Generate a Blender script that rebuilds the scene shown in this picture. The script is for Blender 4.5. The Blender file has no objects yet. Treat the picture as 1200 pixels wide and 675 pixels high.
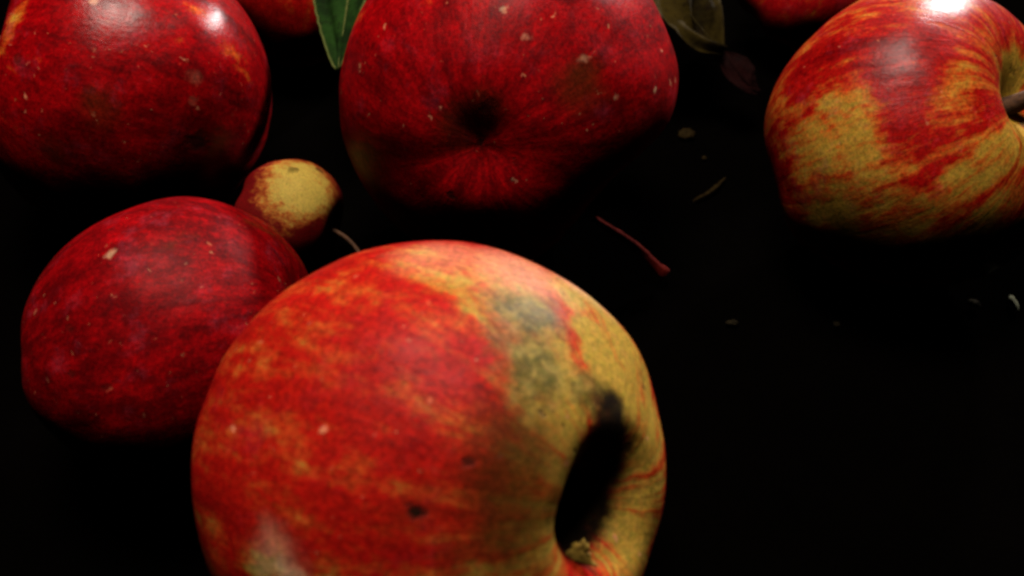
import bpy, bmesh, math, random
from mathutils import Vector, Matrix, noise
from mathutils.bvhtree import BVHTree

scene = bpy.context.scene
col = scene.collection
# ------------------------------------------------------------------ camera
PITCH = math.radians(45)          # looking down on the apples
CAM_H = 0.150
FPX = 1040.0                      # focal length in pixels of a 1200 px wide picture
cd = bpy.data.cameras.new('camera')
cd.sensor_width = 36.0
cd.lens = FPX / 1200 * 36
cd.clip_start = 0.005
cd.clip_end = 20
cam = bpy.data.objects.new('camera', cd)
cam.location = (0, 0, CAM_H)
cam.rotation_euler = (math.pi / 2 - PITCH, 0, 0)
col.objects.link(cam)
scene.camera = cam
cd.dof.use_dof = True
cd.dof.focus_distance = 0.175
cd.dof.aperture_fstop = 20
CAM = Vector((0, 0, CAM_H))
RIGHT = Vector((1, 0, 0))
UP = Vector((0, math.sin(PITCH), math.cos(PITCH)))
FWD = Vector((0, math.cos(PITCH), -math.sin(PITCH)))


def cdir(x, y, z):                # camera axes (right, up, towards the viewer) -> world
    return RIGHT * x + UP * y - FWD * z


def ray(px, py):
    return FWD + RIGHT * ((px - 600) / FPX) + UP * ((337.5 - py) / FPX)


def at(px, py, depth):
    return CAM + ray(px, py) * depth


def on_ground(px, py, z=0.0):
    d = ray(px, py)
    return CAM + d * ((z - CAM_H) / d.z)


# ------------------------------------------------------------------ light: a dim room lamp behind, a warm ceiling lamp overhead
world = bpy.data.worlds.new('World')
scene.world = world
world.use_nodes = True
bg = world.node_tree.nodes['Background']
bg.inputs[0].default_value = (0.5, 0.4, 0.45, 1)
bg.inputs[1].default_value = 0.0


def lamp(name, loc, target, size, power, colour):
    l = bpy.data.lights.new(name, 'AREA')
    l.shape = 'DISK'
    l.size = size
    l.energy = power
    l.color = colour
    o = bpy.data.objects.new(name, l)
    o.location = loc
    o.rotation_euler = (Vector(target) - Vector(loc)).to_track_quat('-Z', 'Y').to_euler()
    col.objects.link(o)
    return o


lamp('ceiling_lamp', (-0.04, 0.205, 0.53), (0.0, 0.14, 0.03), 0.20, 4.5, (1.0, 0.86, 0.74))
lamp('far_lamp', (0.46, 0.82, 0.40), (0.0, 0.15, 0.04), 0.07, 10.0, (1.0, 0.94, 0.92))

scene.view_settings.view_transform = 'Standard'
scene.view_settings.look = 'None'
scene.view_settings.exposure = 0
scene.view_settings.gamma = 1
scene.view_settings.use_curve_mapping = False
scene.render.engine = 'CYCLES'
scene.cycles.filter_width = 2.8
scene.cycles.max_bounces = 4
scene.cycles.diffuse_bounces = 0


# ------------------------------------------------------------------ node helper
class NB:
    def __init__(self, name):
        self.mat = bpy.data.materials.new(name)
        self.mat.use_nodes = True
        self.t = self.mat.node_tree
        self.b = self.t.nodes['Principled BSDF']

    def put(self, sock, v):
        if v is None:
            return
        if isinstance(v, bpy.types.NodeSocket):
            self.t.links.new(v, sock)
        elif hasattr(sock.default_value, '__len__'):
            v = tuple(v)
            n = len(sock.default_value)
            sock.default_value = (v + (1.0,))[:n] if len(v) < n else v[:n]
        else:
            sock.default_value = v

    def math(self, op, a, b=None, c=None, clamp=False):
        n = self.t.nodes.new('ShaderNodeMath')
        n.operation = op
        n.use_clamp = clamp
        for s, v in zip(n.inputs, (a, b, c)):
            self.put(s, v)
        return n.outputs[0]

    def vec(self, op, a, b=None, scale=None):
        n = self.t.nodes.new('ShaderNodeVectorMath')
        n.operation = op
        self.put(n.inputs[0], a)
        self.put(n.inputs[1], b)
        if scale is not None:
            self.put(n.inputs['Scale'], scale)
        return n.outputs['Value'] if op in ('LENGTH', 'DISTANCE', 'DOT_PRODUCT') else n.outputs[0]

    def ramp(self, v, a, b, c=0.0, d=1.0):
        n = self.t.nodes.new('ShaderNodeMapRange')
        n.interpolation_type = 'SMOOTHSTEP'
        for i, q in enumerate((v, a, b, c, d)):
            self.put(n.inputs[i], q)
        return n.outputs[0]

    def noise(self, v, scale, detail=4, rough=0.55, dist=0.0):
        n = self.t.nodes.new('ShaderNodeTexNoise')
        self.put(n.inputs['Vector'], v)
        n.inputs['Scale'].default_value = scale
        n.inputs['Detail'].default_value = detail
        n.inputs['Roughness'].default_value = rough
        n.inputs['Distortion'].default_value = dist
        return n

    def mix(self, f, a, b, mode='MIX'):
        n = self.t.nodes.new('ShaderNodeMix')
        n.data_type = 'RGBA'
        n.blend_type = mode
        self.put(n.inputs[0], f)
        self.put(n.inputs[6], a)
        self.put(n.inputs[7], b)
        return n.outputs[2]

    def coords(self, scale):
        tc = self.t.nodes.new('ShaderNodeTexCoord')
        return self.vec('SCALE', tc.outputs['Object'], scale=scale)

    def bump(self, h, strength, dist):
        n = self.t.nodes.new('ShaderNodeBump')
        n.inputs['Strength'].default_value = strength
        n.inputs['Distance'].default_value = dist
        self.put(n.inputs['Height'], h)
        self.t.links.new(n.outputs[0], self.b.inputs['Normal'])


def skin_material(name, R, spots, seed, red=(0.32, 0.0022, 0.0018), dark=(0.12, 0.0003, 0.0010),
                  orange=(0.44, 0.075, 0.008), yellow=(0.46, 0.27, 0.022), bias=0.62, sf=3.2, sg=0.9,
                  samp=0.75, pamp=0.7, rough=0.36, lent=0.75, bloom=0.25, spec=0.06, blotch=0.9):
    m = NB(name)
    p = m.coords(1.0 / R)
    off = (seed * 3.7, seed * 1.9, seed * 5.3)
    ps = m.vec('ADD', p, off)
    warpn = m.noise(ps, 5.0, 5, 0.65)
    warp = m.vec('SCALE', m.vec('SUBTRACT', warpn.outputs['Color'], (0.5, 0.5, 0.5)), scale=0.22)
    pw = m.vec('ADD', p, warp)
    # streaks that run from stalk to calyx
    sep = m.t.nodes.new('ShaderNodeSeparateXYZ')
    m.put(sep.inputs[0], m.vec('ADD', p, m.vec('SCALE', warp, scale=0.35)))
    x, y, z = sep.outputs
    rho = m.math('ADD', m.math('SQRT', m.math('ADD', m.math('MULTIPLY', x, x), m.math('MULTIPLY', y, y))), 0.02)
    cmb = m.t.nodes.new('ShaderNodeCombineXYZ')
    m.put(cmb.inputs[0], m.math('MULTIPLY', m.math('DIVIDE', x, rho), sf))
    m.put(cmb.inputs[1], m.math('MULTIPLY', m.math('DIVIDE', y, rho), sf))
    m.put(cmb.inputs[2], m.math('MULTIPLY', z, sg))
    cyl = m.vec('ADD', cmb.outputs[0], off)
    s1 = m.noise(cyl, 1.6, 6, 0.62, 0.3).outputs['Fac']
    s2 = m.noise(cyl, 5.5, 4, 0.6, 0.2).outputs['Fac']
    patch = m.noise(ps, 1.7, 4, 0.6).outputs['Fac']
    fine = m.noise(ps, 9.0, 6, 0.7).outputs['Fac']
    acc = {}
    brk = m.math('MULTIPLY', m.math('SUBTRACT', fine, 0.5), 0.35)
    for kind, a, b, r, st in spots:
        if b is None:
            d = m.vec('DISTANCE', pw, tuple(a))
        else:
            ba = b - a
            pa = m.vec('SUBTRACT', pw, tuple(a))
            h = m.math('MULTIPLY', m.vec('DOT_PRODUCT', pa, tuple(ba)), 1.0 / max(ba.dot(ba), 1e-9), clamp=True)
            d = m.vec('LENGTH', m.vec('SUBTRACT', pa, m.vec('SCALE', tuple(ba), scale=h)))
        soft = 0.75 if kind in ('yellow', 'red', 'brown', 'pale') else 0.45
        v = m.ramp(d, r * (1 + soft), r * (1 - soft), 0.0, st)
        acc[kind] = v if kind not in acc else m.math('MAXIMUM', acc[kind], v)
    k = m.math('MULTIPLY_ADD', m.math('SUBTRACT', s1, 0.5), samp * 2, bias)
    k = m.math('MULTIPLY_ADD', m.math('SUBTRACT', s2, 0.5), samp * 0.9, k)
    k = m.math('MULTIPLY_ADD', m.math('SUBTRACT', patch, 0.5), pamp, k)
    k = m.math('MULTIPLY_ADD', m.math('SUBTRACT', fine, 0.5), 0.75, k)
    mott = m.noise(m.vec('ADD', m.vec('MULTIPLY', cyl, (2.2, 2.2, 5.0)), ps), 4.5, 5, 0.75).outputs['Fac']
    k = m.math('MULTIPLY_ADD', m.math('SUBTRACT', mott, 0.5), 0.65, k)
    k = m.math('MULTIPLY_ADD', m.math('SUBTRACT', m.noise(m.vec('ADD', m.vec('MULTIPLY', cyl, (0.8, 0.8, 1.6)), ps), 2.6, 3, 0.55).outputs['Fac'], 0.5), blotch, k)
    if 'red' in acc:
        k = m.math('ADD', k, acc['red'])
    if 'yellow' in acc:
        k = m.math('SUBTRACT', k, acc['yellow'])
    c = m.mix(m.ramp(k, -0.25, 0.30), yellow, orange)
    c = m.mix(m.ramp(k, 0.08, 0.58), c, red)
    c = m.mix(m.ramp(k, 0.55, 1.15), c, dark)
    # a waxy bloom with a lilac cast
    bl = m.ramp(m.noise(ps, 4.0, 7, 0.75).outputs['Fac'], 0.52, 0.78, 0.0, bloom)
    c = m.mix(bl, c, (0.34, 0.06, 0.10))
    # lenticels: sparse pale corky dots, uneven in size
    for sc, thr, big in ((9.0, 0.55, 0.17), (21.0, 0.72, 0.22)):
        vo = m.t.nodes.new('ShaderNodeTexVoronoi')
        m.put(vo.inputs['Vector'], m.vec('ADD', pw, off))
        vo.inputs['Scale'].default_value = sc
        sc3 = m.t.nodes.new('ShaderNodeSeparateColor')
        m.put(sc3.inputs[0], vo.outputs['Color'])
        keep = m.math('GREATER_THAN', sc3.outputs[0], thr)
        rr = m.math('MULTIPLY_ADD', sc3.outputs[1], big, 0.04)
        dot = m.math('MULTIPLY', m.ramp(m.math('DIVIDE', vo.outputs['Distance'], rr), 1.0, 0.35), keep)
        dot = m.math('MULTIPLY', dot, m.math('MULTIPLY', sc3.outputs[2], lent))
        c = m.mix(dot, c, (0.50, 0.20, 0.10))
    if 'pale' in acc:
        c = m.mix(m.math('ADD', acc['pale'], m.math('MULTIPLY', brk, acc['pale']), clamp=True), c, (0.70, 0.47, 0.27))
    if 'brown' in acc:
        c = m.mix(acc['brown'], c, (0.045, 0.012, 0.002))
    if 'olive' in acc:
        mot = m.ramp(m.noise(ps, 13.0, 5, 0.7).outputs['Fac'], 0.40, 0.62)
        oc = m.mix(mot, (0.075, 0.060, 0.011), (0.17, 0.13, 0.03))
        c = m.mix(m.math('ADD', acc['olive'], m.math('MULTIPLY', brk, acc['olive']), clamp=True), c, oc)
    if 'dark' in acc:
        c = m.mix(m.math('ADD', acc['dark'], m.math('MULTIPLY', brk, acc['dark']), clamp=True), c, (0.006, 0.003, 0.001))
    # skin cells: fine value mottling
    g = m.noise(ps, 40.0, 4, 0.9)
    gv = m.ramp(g.outputs['Fac'], 0.28, 0.72, 0.58, 1.42)
    c = m.mix(1.0, c, m.vec('SCALE', (1, 1, 1), scale=gv), 'MULTIPLY')
    c = m.mix(0.5, c, m.vec('SCALE', g.outputs['Color'], scale=2.0), 'MULTIPLY')
    m.put(m.b.inputs['Base Color'], c)
    ro = m.math('MULTIPLY_ADD', m.math('SUBTRACT', fine, 0.5), 0.25, rough)
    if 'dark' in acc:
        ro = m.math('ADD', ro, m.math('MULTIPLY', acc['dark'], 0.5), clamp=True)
    m.put(m.b.inputs['Roughness'], ro)
    m.b.inputs['Specular IOR Level'].default_value = spec
    hgt = m.math('ADD', m.math('MULTIPLY', fine, 0.6), m.math('MULTIPLY', s1, 0.8))
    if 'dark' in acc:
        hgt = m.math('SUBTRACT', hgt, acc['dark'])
    m.bump(hgt, 0.35, R * 0.02)
    return m.mat


def plain_material(name, c1, c2, scale, rough=0.7, bump=0.3, dist=0.0004, spec=0.3):
    m = NB(name)
    p = m.coords(1.0)
    n = m.noise(p, scale, 6, 0.65)
    m.put(m.b.inputs['Base Color'], m.mix(m.ramp(n.outputs['Fac'], 0.35, 0.65), c1, c2))
    m.b.inputs['Roughness'].default_value = rough
    m.b.inputs['Specular IOR Level'].default_value = spec
    m.bump(n.outputs['Fac'], bump, dist)
    return m.mat


# ------------------------------------------------------------------ mesh helpers
def mesh_obj(name, verts, faces, mat, parent=None, smooth=True):
    me = bpy.data.meshes.new(name)
    me.from_pydata([tuple(v) for v in verts], [], faces)
    me.update()
    if smooth:
        me.polygons.foreach_set('use_smooth', [True] * len(me.polygons))
    if mat:
        me.materials.append(mat)
    o = bpy.data.objects.new(name, me)
    col.objects.link(o)
    if parent:
        o.parent = parent
    return o


def tag(o, label, cat, group=None):
    o['label'] = label
    o['category'] = cat
    if group:
        o['group'] = group
    return o


def tube_data(pts, radii, n=10, seed=0, rag=0.0):
    pts = [Vector(p) for p in pts]
    V, F = [], []
    prev = None
    for i, p in enumerate(pts):
        t = (pts[min(i + 1, len(pts) - 1)] - pts[max(i - 1, 0)]).normalized()
        a = prev if prev is not None else (Vector((0, 0, 1)) if abs(t.z) < 0.9 else Vector((1, 0, 0)))
        a = (a - t * a.dot(t)).normalized()
        prev = a
        b = t.cross(a)
        for k in range(n):
            an = 2 * math.pi * k / n
            r = radii[i] * (1 + rag * noise.noise(Vector((k * 0.9 + seed, i * 0.7, seed))))
            V.append(p + (a * math.cos(an) + b * math.sin(an)) * r)
    for i in range(len(pts) - 1):
        for k in range(n):
            F.append((i * n + k, i * n + (k + 1) % n, (i + 1) * n + (k + 1) % n, (i + 1) * n + k))
    F.append(tuple(range(n))[::-1])
    F.append(tuple(range((len(pts) - 1) * n, len(pts) * n)))
    return V, F


def spline(pts, n):
    out = []
    P = [Vector(p) for p in pts]
    P = [P[0] * 2 - P[1]] + P + [P[-1] * 2 - P[-2]]
    m = len(P) - 3
    for i in range(n + 1):
        u = i / n * m
        k = min(int(u), m - 1)
        f = u - k
        a, b, c, d = P[k:k + 4]
        out.append(0.5 * ((2 * b) + (c - a) * f + (2 * a - 5 * b + 4 * c - d) * f * f + (3 * b - a - 3 * c + d) * f ** 3))
    return out


# ------------------------------------------------------------------ apples
NT, NP = 120, 160


def apple_unit(sh):
    """unit apple about its own axis: stalk end at +z, calyx end at -z"""
    V = []
    se = sh.get('seed', 1) * 7.13
    for i in range(NT + 1):
        th = math.pi * i / NT
        for k in range(NP if 0 < i < NT else 1):
            ph = 2 * math.pi * k / NP
            d = Vector((math.sin(th) * math.cos(ph), math.sin(th) * math.sin(ph), math.cos(th)))
            r = 1.0
            wt = sh.get('tw', 0.36)
            wb = sh.get('bw', 0.34)
            r -= sh.get('td', 0.42) * math.exp(-(th / wt) ** 2)
            r -= sh.get('bd', 0.34) * math.exp(-((math.pi - th) / wb) ** 2)
            lob = sh.get('lobe', 0.03)
            wl = 0.3 * math.sin(th) + max(0.0, -math.cos(th)) * math.sin(th) ** 0.6 * 1.3 if 0 < i < NT else 0
            r += lob * math.cos(5 * ph + se) * wl
            if sh.get('ctop'):
                r += lob * math.cos(5 * ph + se * 2) * max(0.0, math.cos(th)) * math.sin(th)
            r += sh.get('lump', 0.035) * noise.noise(d * 1.3 + Vector((se, 0, 0)))
            r += sh.get('lump2', 0.010) * noise.noise(d * 4.0 + Vector((0, se, 0)))
            w = 1 - sh.get('taper', 0.06) * (-math.cos(th))  # a little narrower at the calyx end
            w = 1 + sh.get('taper', 0.06) * math.cos(th)
            V.append(Vector((d.x * r * w, d.y * r * w, d.z * r * sh.get('squash', 0.92))))
    F = []
    top, last = 0, len(V) - 1

    def ix(i, k):
        return 1 + (i - 1) * NP + k % NP
    for k in range(NP):
        F.append((top, ix(1, k), ix(1, k + 1)))
        F.append((last, ix(NT - 1, k + 1), ix(NT - 1, k)))
    for i in range(1, NT - 1):
        for k in range(NP):
            F.append((ix(i, k), ix(i + 1, k), ix(i + 1, k + 1), ix(i, k + 1)))
    return V, F


def basis_from_axis(axis, spin):
    z = axis.normalized()
    x = Vector((0, 0, 1)).cross(z)
    x = x.normalized() if x.length > 1e-3 else Vector((1, 0, 0))
    y = z.cross(x)
    m = Matrix((x, y, z)).transposed()
    return m @ Matrix.Rotation(spin, 3, 'Z')


stem_mat = plain_material('stalk_bark', (0.035, 0.014, 0.006), (0.085, 0.035, 0.012), 900, 0.75, 0.6)
sepal_mat = plain_material('dry_sepal', (0.012, 0.007, 0.003), (0.03, 0.018, 0.007), 1500, 0.9, 0.6)
tuft_mat = plain_material('torn_flesh', (0.28, 0.18, 0.022), (0.20, 0.12, 0.014), 700, 0.8, 0.6)
APPLES = {}


def apple(key, cx, cy, rpx, axis, spin, label, shape, spots, end='stalk', stem=None, calyx=True, lift=0.0, dents=(), dark_end=(), **mat):
    """axis: direction of the stalk end in camera axes; (cx, cy, rpx): where it is seen; it rests on the ground"""
    V, F = apple_unit(shape)
    M = basis_from_axis(cdir(*axis), spin)
    low = -min((M @ v).z for v in V)
    d = ray(cx, cy)
    t = (CAM_H - lift) / (-d.z + low * rpx / FPX)
    R = rpx * t / FPX
    c = CAM + d * t
    for dx, dy, dr_, dd in dents:      # hollows in this apple's side
        bt = BVHTree.FromPolygons([c + M @ v * R for v in V], F)
        w = bt.ray_cast(CAM, ray(dx, dy).normalized())[0]
        if w is None:
            w = bt.find_nearest(CAM + ray(dx, dy) * t)[0]
        q = M.inverted() @ (w - c) / R
        rr = dr_ / rpx
        V = [v * (1 - dd * math.exp(-((v - q).length / rr) ** 2)) for v in V]
    root = bpy.data.objects.new('apple', None)
    root.empty_display_size = 0.01
    root.location = (c.x, c.y, c.z - low * R)
    col.objects.link(root)
    tag(root, label, 'apple', 'apples lying together in the dark')
    base = Vector((0, 0, low * R))
    LV = [M @ v * R for v in V]
    # spots: pixels of the photograph to places on this apple's skin
    bvh = BVHTree.FromPolygons([v + c for v in LV], F)
    Mi = M.inverted()

    def hit(px, py):
        dr = ray(px, py)
        h = bvh.ray_cast(CAM, dr.normalized())[0]
        if h is None:
            q = CAM + dr * ((c - CAM).dot(dr) / dr.dot(dr))
            h = bvh.find_nearest(q)[0]
        return Mi @ (h - c) / R, h
    sp = []
    for s in spots:
        kind, a, b, rp, st = s
        A, w = hit(*a)
        B = hit(*b)[0] if b else None
        sp.append((kind, A, B, rp * ((w - CAM).dot(FWD)) / FPX / R, st))
    for kind, zz, rr, st in dark_end:  # dark patches on the apple's axis, put into the skin colour
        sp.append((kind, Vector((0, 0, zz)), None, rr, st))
    mt = skin_material('apple_skin_' + key, R, sp, shape.get('seed', 1), **mat)
    # mesh keeps its own axis as z so that the streaks follow it
    skin = mesh_obj('skin', [v * R for v in V], F, mt, root)
    rot = M.to_quaternion()
    skin.rotation_mode = 'QUATERNION'
    skin.rotation_quaternion = rot
    skin.location = base
    sq = shape.get('squash', 0.92)
    zt, zb = V[0].z * R, V[-1].z * R

    def child(name, data, m_, parent=root):
        o = mesh_obj(name, data[0], data[1], m_, parent)
        if parent is root:
            o.rotation_mode = 'QUATERNION'
            o.rotation_quaternion = rot
            o.location = base
        return o
    if stem:
        L, r0, bend = stem
        pts = spline([(0, 0, zt - 0.001), (bend * 0.15 * L, 0, zt + L * 0.4), (bend * 0.5 * L, 0.02 * L, zt + L * 0.75),
                      (bend * L, 0.05 * L, zt + L)], 14)
        rad = [r0 * (1.15 - 0.35 * math.sin(math.pi * i / 14) + (0.35 if i > 12 else 0)) for i in range(15)]
        child('stem', tube_data(pts, rad, 12, 3, 0.25), stem_mat)
    if calyx:
        cal = None
        random.seed(key)
        for k in range(5):
            an = 2 * math.pi * k / 5 + 0.3
            L = R * random.uniform(0.15, 0.20)
            SV, SF = [], []
            for j in range(6):
                u = j / 5
                w = R * 0.045 * (1 - u) ** 0.7 + R * 0.004
                out = R * 0.035 + L * 0.75 * u * (1 - 0.35 * u)
                zz = zb + 0.0008 - R * 0.02 - L * 0.55 * u
                for s in (-1, 0, 1):
                    px_, py_ = out, s * w
                    SV.append(Vector((px_ * math.cos(an) - py_ * math.sin(an), px_ * math.sin(an) + py_ * math.cos(an),
                                      zz + (0.15 * w if s == 0 else 0))))
            for j in range(5):
                for s in range(2):
                    SF.append((j * 3 + s, j * 3 + s + 1, j * 3 + s + 4, j * 3 + s + 3))
            if cal is None:
                CV, CF = tube_data([(0, 0, zb + 0.001), (0, 0, zb - R * 0.02), (0, 0, zb - R * 0.05)],
                                   [R * 0.07, R * 0.075, R * 0.03], 12, 5, 0.4)
                cal = child('calyx', (CV, CF), sepal_mat)
            s_ = child('sepal', (SV, SF), sepal_mat, cal)
            so = s_.modifiers.new('thickness', 'SOLIDIFY')
            so.thickness = 0.0004
    APPLES[key] = dict(root=root, c=c, R=R, M=M, hit=hit, t=t, bvh=bvh)
    print('APPLE', key, 'R %.1f mm' % (R * 1000), 'depth %.0f mm' % (t * 1000), tuple(round(q, 3) for q in c))
    return root


# ---- nearest apple
apple('front', 506, 545, 263, (-0.75, 0.06, -0.66), 0.4,
      'largest red apple in front, with olive scab patches and a deep black hollow',
      dict(seed=3, squash=1.02, bd=0.60, bw=0.20, lobe=0.008, taper=0.0, lump=0.025),
      [('yellow', (650, 430), (635, 640), 60, 0.6), ('yellow', (735, 400), (770, 520), 50, 0.7),
       ('yellow', (695, 360), (752, 450), 52, 0.7), ('yellow', (698, 395), (725, 465), 32, 1.25), ('yellow', (500, 300), (620, 310), 34, 0.25), ('yellow', (560, 340), None, 75, 0.45), ('yellow', (420, 330), None, 55, 0.18),
       ('yellow', (310, 668), (600, 678), 28, 0.7), ('yellow', (330, 560), None, 55, 0.25),
       ('yellow', (762, 500), (735, 650), 50, 0.75),
       ('olive', (618, 365), None, 46, 0.95), ('olive', (626, 432), None, 48, 0.95), ('olive', (600, 400), None, 36, 0.6),
       ('olive', (688, 456), None, 28, 0.85), ('olive', (655, 385), None, 20, 0.6), ('olive', (598, 445), None, 20, 0.5), ('olive', (645, 470), None, 16, 0.55), ('olive', (580, 345), None, 18, 0.4),
       ('brown', (590, 620), (605, 520), 58, 0.9), ('brown', (612, 470), None, 30, 0.45), ('brown', (545, 655), None, 36, 0.6), ('brown', (470, 610), (560, 560), 26, 0.3),
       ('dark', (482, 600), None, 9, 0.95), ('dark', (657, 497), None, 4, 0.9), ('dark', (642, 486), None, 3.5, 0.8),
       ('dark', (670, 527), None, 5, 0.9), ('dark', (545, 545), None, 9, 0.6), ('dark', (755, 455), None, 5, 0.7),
       ('dark', (714, 490), (695, 600), 30, 1.0), ('dark', (695, 600), (668, 645), 24, 1.0), ('dark', (735, 520), None, 16, 0.6),  # the long ones paint the hollow's shade and rot into its skin
       ('pale', (325, 660), None, 34, 0.30), ('pale', (342, 678), None, 24, 0.6), ('pale', (685, 340), None, 42, 0.42), ('pale', (610, 318), None, 60, 0.32), ('pale', (520, 300), None, 50, 0.18)],  # pale at the top shoulder paints a pinkish highlight; low left is pale skin
      yellow=(0.28, 0.18, 0.026), orange=(0.33, 0.042, 0.007), red=(0.27, 0.005, 0.0025), bias=0.54, sf=4.2, sg=1.0, samp=0.75, pamp=0.45, rough=0.46, lent=0.8, bloom=0.10, spec=0.07, dark_end=[('dark', -0.50, 0.36, 1.0)], dents=[(745, 395, 90, -0.07)])  # the end patch blackens the hollow: rot and painted shade together

# ---- red apple behind it, in the middle
apple('middle', 598, 120, 197, (0.17, 0.44, -0.87), 1.1,
      'deep red apple at top centre, its dimpled end with dark pits towards us',
      dict(seed=5, squash=0.95, bd=0.13, bw=0.20, lobe=0.008, lump=0.03, taper=-0.02),
      [('brown', (535, 150), (570, 128), 22, 0.55), ('dark', (576, 124), None, 12, 0.5), ('brown', (682, 100), None, 28, 0.6),
       ('dark', (528, 226), None, 7, 0.7), ('dark', (598, 190), (597, 208), 3, 0.6), ('pale', (600, 206), None, 2.5, 0.6),
       ('yellow', (415, 30), None, 28, 0.45), ('yellow', (735, 8), None, 24, 0.35), ('pale', (617, 48), None, 5, 0.22),
       ('pale', (684, 70), None, 6, 0.22), ('pale', (719, 112), None, 4, 0.22), ('pale', (767, 105), None, 3, 0.5),
       ('pale', (776, 60), None, 3.5, 0.5), ('pale', (590, 12), None, 4, 0.4)],
      red=(0.24, 0.0006, 0.0020), dark=(0.08, 0.0002, 0.0010), bias=0.84, sf=2.6, sg=0.6, samp=0.5, pamp=0.4, rough=0.45, lent=0.6, bloom=0.15, calyx=False, spec=0.05, dents=[(745, 262, 95, 0.36)], dark_end=[('dark', -0.82, 0.03, 0.8)])  # the end patch is a small dark spot in the dimple

# ---- red apple at the left
apple('left', 210, 400, 163, (0.93, 0.25, 0.10), 0.2,
      'dark red apple at the left, half hidden behind the largest front apple',
      dict(seed=8, squash=1.04, td=0.10, tw=0.32, bd=0.05, lobe=0.012, ctop=True, lump=0.03),
      [('pale', (130, 298), None, 6, 0.35), ('dark', (125, 452), None, 7, 0.5), ('dark', (82, 436), None, 6, 0.5),  # the pale spot is a small highlight painted into the skin colour
       ('dark', (85, 385), None, 8, 0.4), ('brown', (200, 285), (330, 275), 8, 0.45), ('brown', (290, 260), (365, 300), 6, 0.5)],
      red=(0.24, 0.0006, 0.0020), dark=(0.08, 0.0002, 0.0010), bias=0.92, sf=3.6, sg=0.9, samp=0.45, pamp=0.35, rough=0.5, lent=0.5, bloom=0.22, spec=0.05)

# ---- red apple at the upper left
apple('upper_left', 156, 108, 170, (-0.86, 0.20, 0.46), 2.0,
      'glossy red apple at the upper left with its stalk hollow at the picture edge',
      dict(seed=11, squash=0.93, bd=0.0, td=0.42, tw=0.32, lobe=0.006, lump=0.02),
      [('yellow', (26, 2), (8, 45), 16, 0.6), ('yellow', (225, 14), (290, 80), 14, 0.2), ('dark', (232, 166), None, 14, 0.75),
       ('brown', (122, 132), None, 22, 0.5), ('brown', (60, 178), None, 18, 0.4), ('dark', (20, 68), None, 6, 0.5),
       ('pale', (108, 57), None, 3.5, 0.3), ('pale', (224, 92), None, 7, 0.06), ('pale', (93, 36), None, 3, 0.4),
       ('pale', (226, 118), None, 5, 0.06), ('pale', (110, 6), None, 5, 0.35)],
      red=(0.24, 0.0006, 0.0020), dark=(0.08, 0.0002, 0.0010), bias=0.80, sf=3.0, sg=0.9, samp=0.5, pamp=0.4, rough=0.29, lent=0.65, bloom=0.25, calyx=False, spec=0.17, dents=[(258, 62, 60, -0.06)], stem=(0.014, 0.0013, 0.4))

# ---- striped apple at the right
apple('right', 1065, 165, 173, (0.57, 0.19, 0.80), 0.7,
      'yellow apple with red streaks at the right, its brown stalk showing',
      dict(seed=14, squash=0.92, td=0.32, tw=0.34, lobe=0.02, lump=0.03),
      [('yellow', (985, 112), (1010, 180), 34, 0.5), ('yellow', (955, 180), (985, 270), 44, 0.5), ('yellow', (1060, 240), None, 70, 0.35),
       ('yellow', (1183, 88), (1190, 150), 26, 1.1), ('yellow', (1130, 210), (1185, 165), 26, 0.55), ('yellow', (1165, 250), None, 40, 0.3),
       ('yellow', (1120, 100), None, 25, 0.25), ('red', (1062, 150), None, 32, 0.4), ('red', (950, 80), (1070, 62), 34, 0.5),
       ('red', (905, 190), (915, 250), 18, 0.6), ('red', (1080, 185), None, 28, 0.35), ('dark', (1184, 82), None, 5, 0.6),
       ('dark', (1164, 64), None, 3, 0.6)],
      yellow=(0.31, 0.18, 0.022), orange=(0.36, 0.065, 0.008), red=(0.25, 0.003, 0.002), bias=0.42, sf=5.0, sg=1.0, samp=0.8, pamp=0.35, blotch=1.2, rough=0.36, spec=0.14, lent=0.45, bloom=0.35, stem=(0.022, 0.0019, 0.15))

# ---- the small yellow one in the gap
apple('small', 340, 252, 66, (0.90, -0.28, 0.05), 0.5,
      'small yellow and red apple in the gap between the left and middle apples',
      dict(seed=17, squash=0.95, td=0.3, lobe=0.03),
      [('yellow', (354, 216), None, 52, 1.2), ('dark', (343, 199), None, 6, 0.6), ('dark', (374, 199), None, 6, 0.6),
       ('red', (370, 275), None, 20, 0.5)],
      yellow=(0.32, 0.23, 0.04), red=(0.10, 0.001, 0.001), orange=(0.26, 0.06, 0.008), bias=0.9, samp=0.4, pamp=0.3, rough=0.7, spec=0.1, lent=0.2, bloom=0.02, stem=(0.012, 0.0006, -0.5))

# ---- apples at the back, cut by the top of the picture
apple('back_left', 350, -26, 110, (0.3, 0.6, 0.5), 1.3,
      'red apple at the top edge behind the green leaf, mostly cut off',
      dict(seed=19, squash=0.93, lobe=0.03), [], red=(0.36, 0.004, 0.003), bias=0.66, samp=0.3, pamp=0.3, rough=0.5, lent=0.2, bloom=0.1)
apple('back_right', 958, -32, 100, (0.5, 0.6, 0.5), 0.3,
      'dim red apple at the top edge just behind the striped right apple',
      dict(seed=23, squash=0.93, lobe=0.03), [('yellow', (1026, 3), None, 14, 0.9)],
      red=(0.42, 0.004, 0.006), bias=0.55, samp=0.4, pamp=0.3, rough=0.5, lent=0.3, bloom=0.3)

keys = list(APPLES)
for i, a in enumerate(keys):
    for b in keys[:i]:
        gap = (APPLES[a]['c'] - APPLES[b]['c']).length - APPLES[a]['R'] - APPLES[b]['R']
        if gap < 0.006:
            print('GAP', a, b, '%.1f mm' % (gap * 1000))
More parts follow.
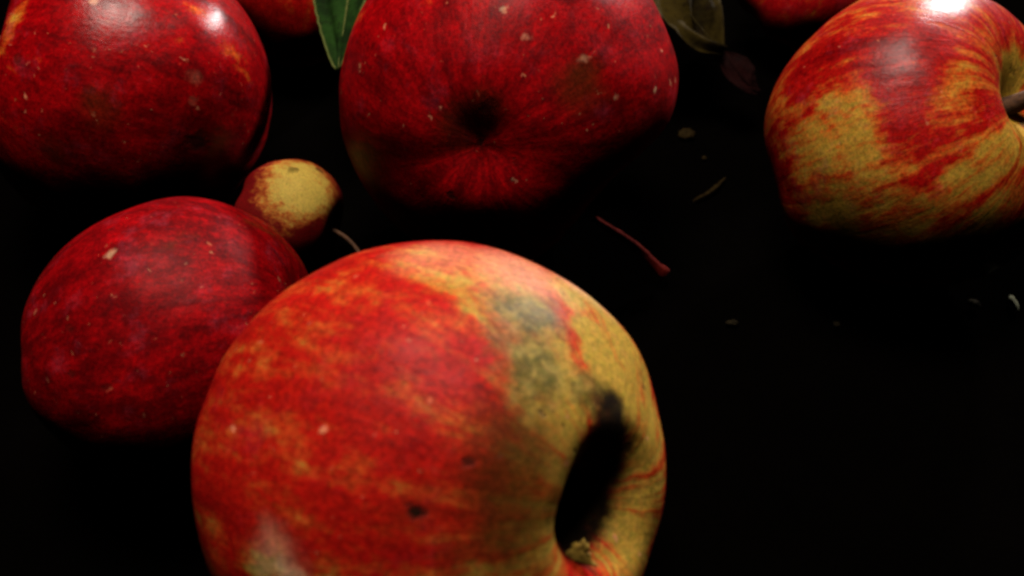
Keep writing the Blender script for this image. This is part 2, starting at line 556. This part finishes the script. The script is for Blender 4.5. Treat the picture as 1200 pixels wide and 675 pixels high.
# torn scraps of skin at the lip of the front apple's hollow
fr = APPLES['front']
random.seed(5)
for px_, py_, ln in ((676, 656, 0.0035),):
    w = fr['hit'](px_, py_)[1]
    TV, TF = [], []
    up_ = (UP * 0.9 + RIGHT * random.uniform(-0.2, 0.5) - FWD * 0.3).normalized()
    sd = up_.cross(FWD).normalized()
    for j in range(9):
        u = j / 8
        for q in range(-4, 5):
            v = q / 4
            wd = 0.0026 * (1 - u * 0.75) * (1 + 0.5 * noise.noise(Vector((u * 9, v * 3, px_))))
            TV.append(w + up_ * (ln * u * (1 - 0.4 * abs(v) + 0.5 * noise.noise(Vector((v * 4, px_, 1))))) + sd * v * wd
                      - FWD * (0.0003 + 0.0004 * noise.noise(Vector((u * 4, v * 4, py_)))) - fr['root'].location)
    for j in range(8):
        for q in range(8):
            TF.append((j * 9 + q, j * 9 + q + 1, (j + 1) * 9 + q + 1, (j + 1) * 9 + q))
    ts = mesh_obj('torn_skin', TV, TF, tuft_mat, fr['root'])
    so = ts.modifiers.new('thickness', 'SOLIDIFY')
    so.thickness = 0.0005
# ------------------------------------------------------------------ ground
gm = NB('dark_soil')
gp = gm.coords(1.0)
gn = gm.noise(gp, 60, 8, 0.7)
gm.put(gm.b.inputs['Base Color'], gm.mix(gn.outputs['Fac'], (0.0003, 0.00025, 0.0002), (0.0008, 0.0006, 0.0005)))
gm.b.inputs['Roughness'].default_value = 1.0
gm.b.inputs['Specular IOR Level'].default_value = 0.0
gm.bump(gn.outputs['Fac'], 0.5, 0.002)
GV, GF = [], []
N = 80
for j in range(N + 1):
    for i in range(N + 1):
        x, y = -1.5 + 3 * i / N, -1.0 + 3 * j / N
        GV.append((x, y, -0.0006))
for j in range(N):
    for i in range(N):
        GF.append((j * (N + 1) + i, j * (N + 1) + i + 1, (j + 1) * (N + 1) + i + 1, (j + 1) * (N + 1) + i))
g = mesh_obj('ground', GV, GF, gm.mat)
g['kind'] = 'structure'


# ------------------------------------------------------------------ leaves
def leaf_material(name, c1, c2, c3, scale):
    m = NB(name)
    p = m.coords(1.0)
    n = m.noise(p, scale, 6, 0.65)
    n2 = m.noise(p, scale * 5, 4, 0.7)
    c = m.mix(m.ramp(n.outputs['Fac'], 0.35, 0.65), c1, c2)
    c = m.mix(m.ramp(n2.outputs['Fac'], 0.50, 0.75), c, c3)
    m.put(m.b.inputs['Base Color'], c)
    m.b.inputs['Roughness'].default_value = 0.85
    m.b.inputs['Specular IOR Level'].default_value = 0.06
    m.bump(n2.outputs['Fac'], 0.6, 0.0006)
    return m.mat


def leaf(pts_mid, width, normal, label, mat, rib_mat, cup=0.25, teeth=22, wave=0.0, seed=1, margin=None):
    """a leaf along a midrib curve from stalk to tip, cupped, toothed, with side veins"""
    mid = spline(pts_mid, 40)
    base = mid[0].copy()
    V, F = [], []
    M_ = 16
    for i, p in enumerate(mid):
        u = i / 40
        t = (mid[min(i + 1, 40)] - mid[max(i - 1, 0)]).normalized()
        s = t.cross(Vector(normal)).normalized()
        nn = s.cross(t).normalized()
        w = width * (math.sin(math.pi * u ** 0.75) ** 0.75 if 0 < u < 1 else 0.0) + 0.0002
        for k in range(-M_, M_ + 1):
            v = k / M_
            tooth = 1 + (0.05 * abs(math.sin(u * teeth * math.pi)) if abs(k) == M_ else 0)
            vein = -0.03 * width * abs(math.sin((u * 9 + abs(v) * 1.2) * math.pi)) ** 6 * (1 - abs(v))
            zz = cup * w * v * v + vein + wave * width * noise.noise(Vector((u * 4 + seed, v * 2, seed)))
            V.append(p + s * (v * w * tooth) + nn * zz - base)
    n = 2 * M_ + 1
    for i in range(40):
        for k in range(2 * M_):
            F.append((i * n + k, i * n + k + 1, (i + 1) * n + k + 1, (i + 1) * n + k))
    root = bpy.data.objects.new('leaf', None)
    root.empty_display_size = 0.01
    root.location = base
    col.objects.link(root)
    tag(root, label, 'leaf')
    b = mesh_obj('blade', V, F, mat, root)
    so = b.modifiers.new('thickness', 'SOLIDIFY')
    so.thickness = 0.00035
    rv, rf = tube_data([p - base + Vector(normal) * 0.0001 for p in mid], [0.0006 * (1 - 0.75 * i / 40) for i in range(41)], 8)
    mesh_obj('midrib', rv, rf, rib_mat, root)
    if margin:
        for k in (0, 2 * M_):
            ev, ef = tube_data([V[i * n + k] for i in range(41)], [0.00032] * 41, 6)
            mesh_obj('margin', ev, ef, margin, root)
    return root


rib_mat = plain_material('leaf_rib', (0.05, 0.065, 0.015), (0.08, 0.09, 0.025), 600, 0.8, spec=0.05)
green = leaf_material('green_leaf', (0.003, 0.010, 0.0016), (0.010, 0.034, 0.004), (0.004, 0.007, 0.0015), 110)
wither = leaf_material('withered_leaf', (0.024, 0.016, 0.0015), (0.002, 0.0014, 0.0003), (0.004, 0.0014, 0.0003), 90)

shaded_red = leaf_material('shaded_apple_red', (0.007, 0.0003, 0.0002), (0.003, 0.0002, 0.0002), (0.002, 0.0003, 0.0002), 150)  # dark red of an apple in shadow, the shade put into the colour
wither_rib = plain_material('withered_rib', (0.012, 0.009, 0.002), (0.02, 0.014, 0.003), 600, 0.8, spec=0.05)
shaded_red_rib = plain_material('shaded_red_rib', (0.005, 0.0004, 0.0003), (0.006, 0.0005, 0.0003), 600, 0.8, spec=0.05)
leaf([at(432, -150, 0.245), at(420, -80, 0.232), at(408, 0, 0.222), at(396, 82, 0.214)], 0.0105, cdir(-0.5, 0.2, 0.8),
     'dark green leaf with a pale edge at the top, left of the middle apple', green, rib_mat, seed=2, margin=rib_mat, wave=0.2)
leaf([at(745, -130, 0.27), at(770, -60, 0.258), at(800, 5, 0.248), at(846, 62, 0.246)], 0.014, cdir(0.1, 0.5, 0.8),
     'withered yellow-brown leaf at the top edge right of the middle apple', wither, wither_rib, wave=0.5, seed=6)
leaf([at(850, 62, 0.252), at(862, 80, 0.250), at(876, 98, 0.250), at(890, 108, 0.252)], 0.0045, cdir(0.2, 0.3, 0.9),  # leaf mesh added in place of a bit of apple in shadow
     'small leaf-shaped stand-in for a shaded bit of apple left of the striped apple', shaded_red, shaded_red_rib, wave=0.3, seed=9)

# ------------------------------------------------------------------ loose stalk and litter on the ground
red_stalk = plain_material('red_stalk', (0.06, 0.002, 0.001), (0.10, 0.007, 0.003), 500, 0.9, 0.5, spec=0.05)
a, b = on_ground(695, 256, 0.014), on_ground(779, 322, 0.003)
pts = spline([a, a.lerp(b, 0.5) + Vector((0.0006, 0.0005, 0.0006)), b], 16)
tv, tf = tube_data([p - b for p in pts], [0.0009 + 0.0005 * (i / 16) ** 1.5 + (0.0003 if i > 14 else 0) for i in range(17)], 10, 4, 0.3)
st = mesh_obj('fruit_stalk', tv, tf, red_stalk)
st.location = b
tag(st, 'loose thin red stalk slanting across the dark gap right of the largest apple', 'stalk')

straw_mat = plain_material('straw', (0.007, 0.004, 0.0008), (0.016, 0.010, 0.002), 900, 0.9, spec=0.05)
a, b, c = on_ground(812, 236, 0.0006), on_ground(836, 222, 0.0012), on_ground(850, 208, 0.0006)
pts = spline([a, b, c], 12)
tv, tf = tube_data([p - a for p in pts], [0.00025 + 0.00035 * math.sin(math.pi * i / 12) for i in range(13)], 8, 2, 0.6)
sw = mesh_obj('straw', tv, tf, straw_mat)
sw.location = a
tag(sw, 'short curved dry straw on the dark ground left of the striped apple', 'straw')


def crumb(px, py, rpx, label, mat, seed, squash=0.5, ring=False, stretch=(1, 1)):
    p = on_ground(px, py)
    r = rpx * (p - CAM).dot(FWD) / FPX
    bm = bmesh.new()
    bmesh.ops.create_icosphere(bm, subdivisions=3, radius=1)
    for v in bm.verts:
        d = v.co.copy()
        k = 1 + 0.45 * noise.noise(d * 1.6 + Vector((seed, 0, 0))) + 0.2 * noise.noise(d * 4 + Vector((0, seed, 0)))
        if ring:
            k -= 0.75 * math.exp(-((1 - abs(d.z)) / 0.25) ** 2)
        v.co = Vector((d.x * k * stretch[0], d.y * k * stretch[1], d.z * k * squash)) * r
    low = min(v.co.z for v in bm.verts)
    for v in bm.verts:
        v.co.z -= low
    me = bpy.data.meshes.new('crumb')
    bm.to_mesh(me)
    bm.free()
    me.materials.append(mat)
    me.polygons.foreach_set('use_smooth', [True] * len(me.polygons))
    o = bpy.data.objects.new('crumb', me)
    o.location = p
    col.objects.link(o)
    tag(o, label, 'crumb', 'crumbs of plant litter on the dark ground')
    return o


chip_mat = plain_material('pale_chip', (0.10, 0.10, 0.06), (0.18, 0.18, 0.11), 900, 0.9, spec=0.05)
dull_mat = plain_material('dull_crumb', (0.006, 0.005, 0.003), (0.012, 0.009, 0.004), 1500, 0.9, spec=0.02)
crumb(804, 160, 9, 'round hollow dry crumb in the dark beside the middle apple', straw_mat, 4, 0.6, True)
crumb(825, 186, 3, 'tiny pale dot of litter above the curved straw', straw_mat, 9)
crumb(1187, 358, 10, 'small pale chip on the dark ground at the right edge', chip_mat, 15, 0.35, False, (0.35, 1.15))
crumb(1140, 358, 6, 'dull speck left of the pale chip at the right edge', dull_mat, 21, 0.5)
crumb(980, 381, 4, 'tiny dull speck below the striped apple', dull_mat, 25, 0.5)
crumb(858, 380, 6, 'dull crumb on the dark ground right of the largest apple', dull_mat, 31, 0.4, False, (1.2, 0.6))
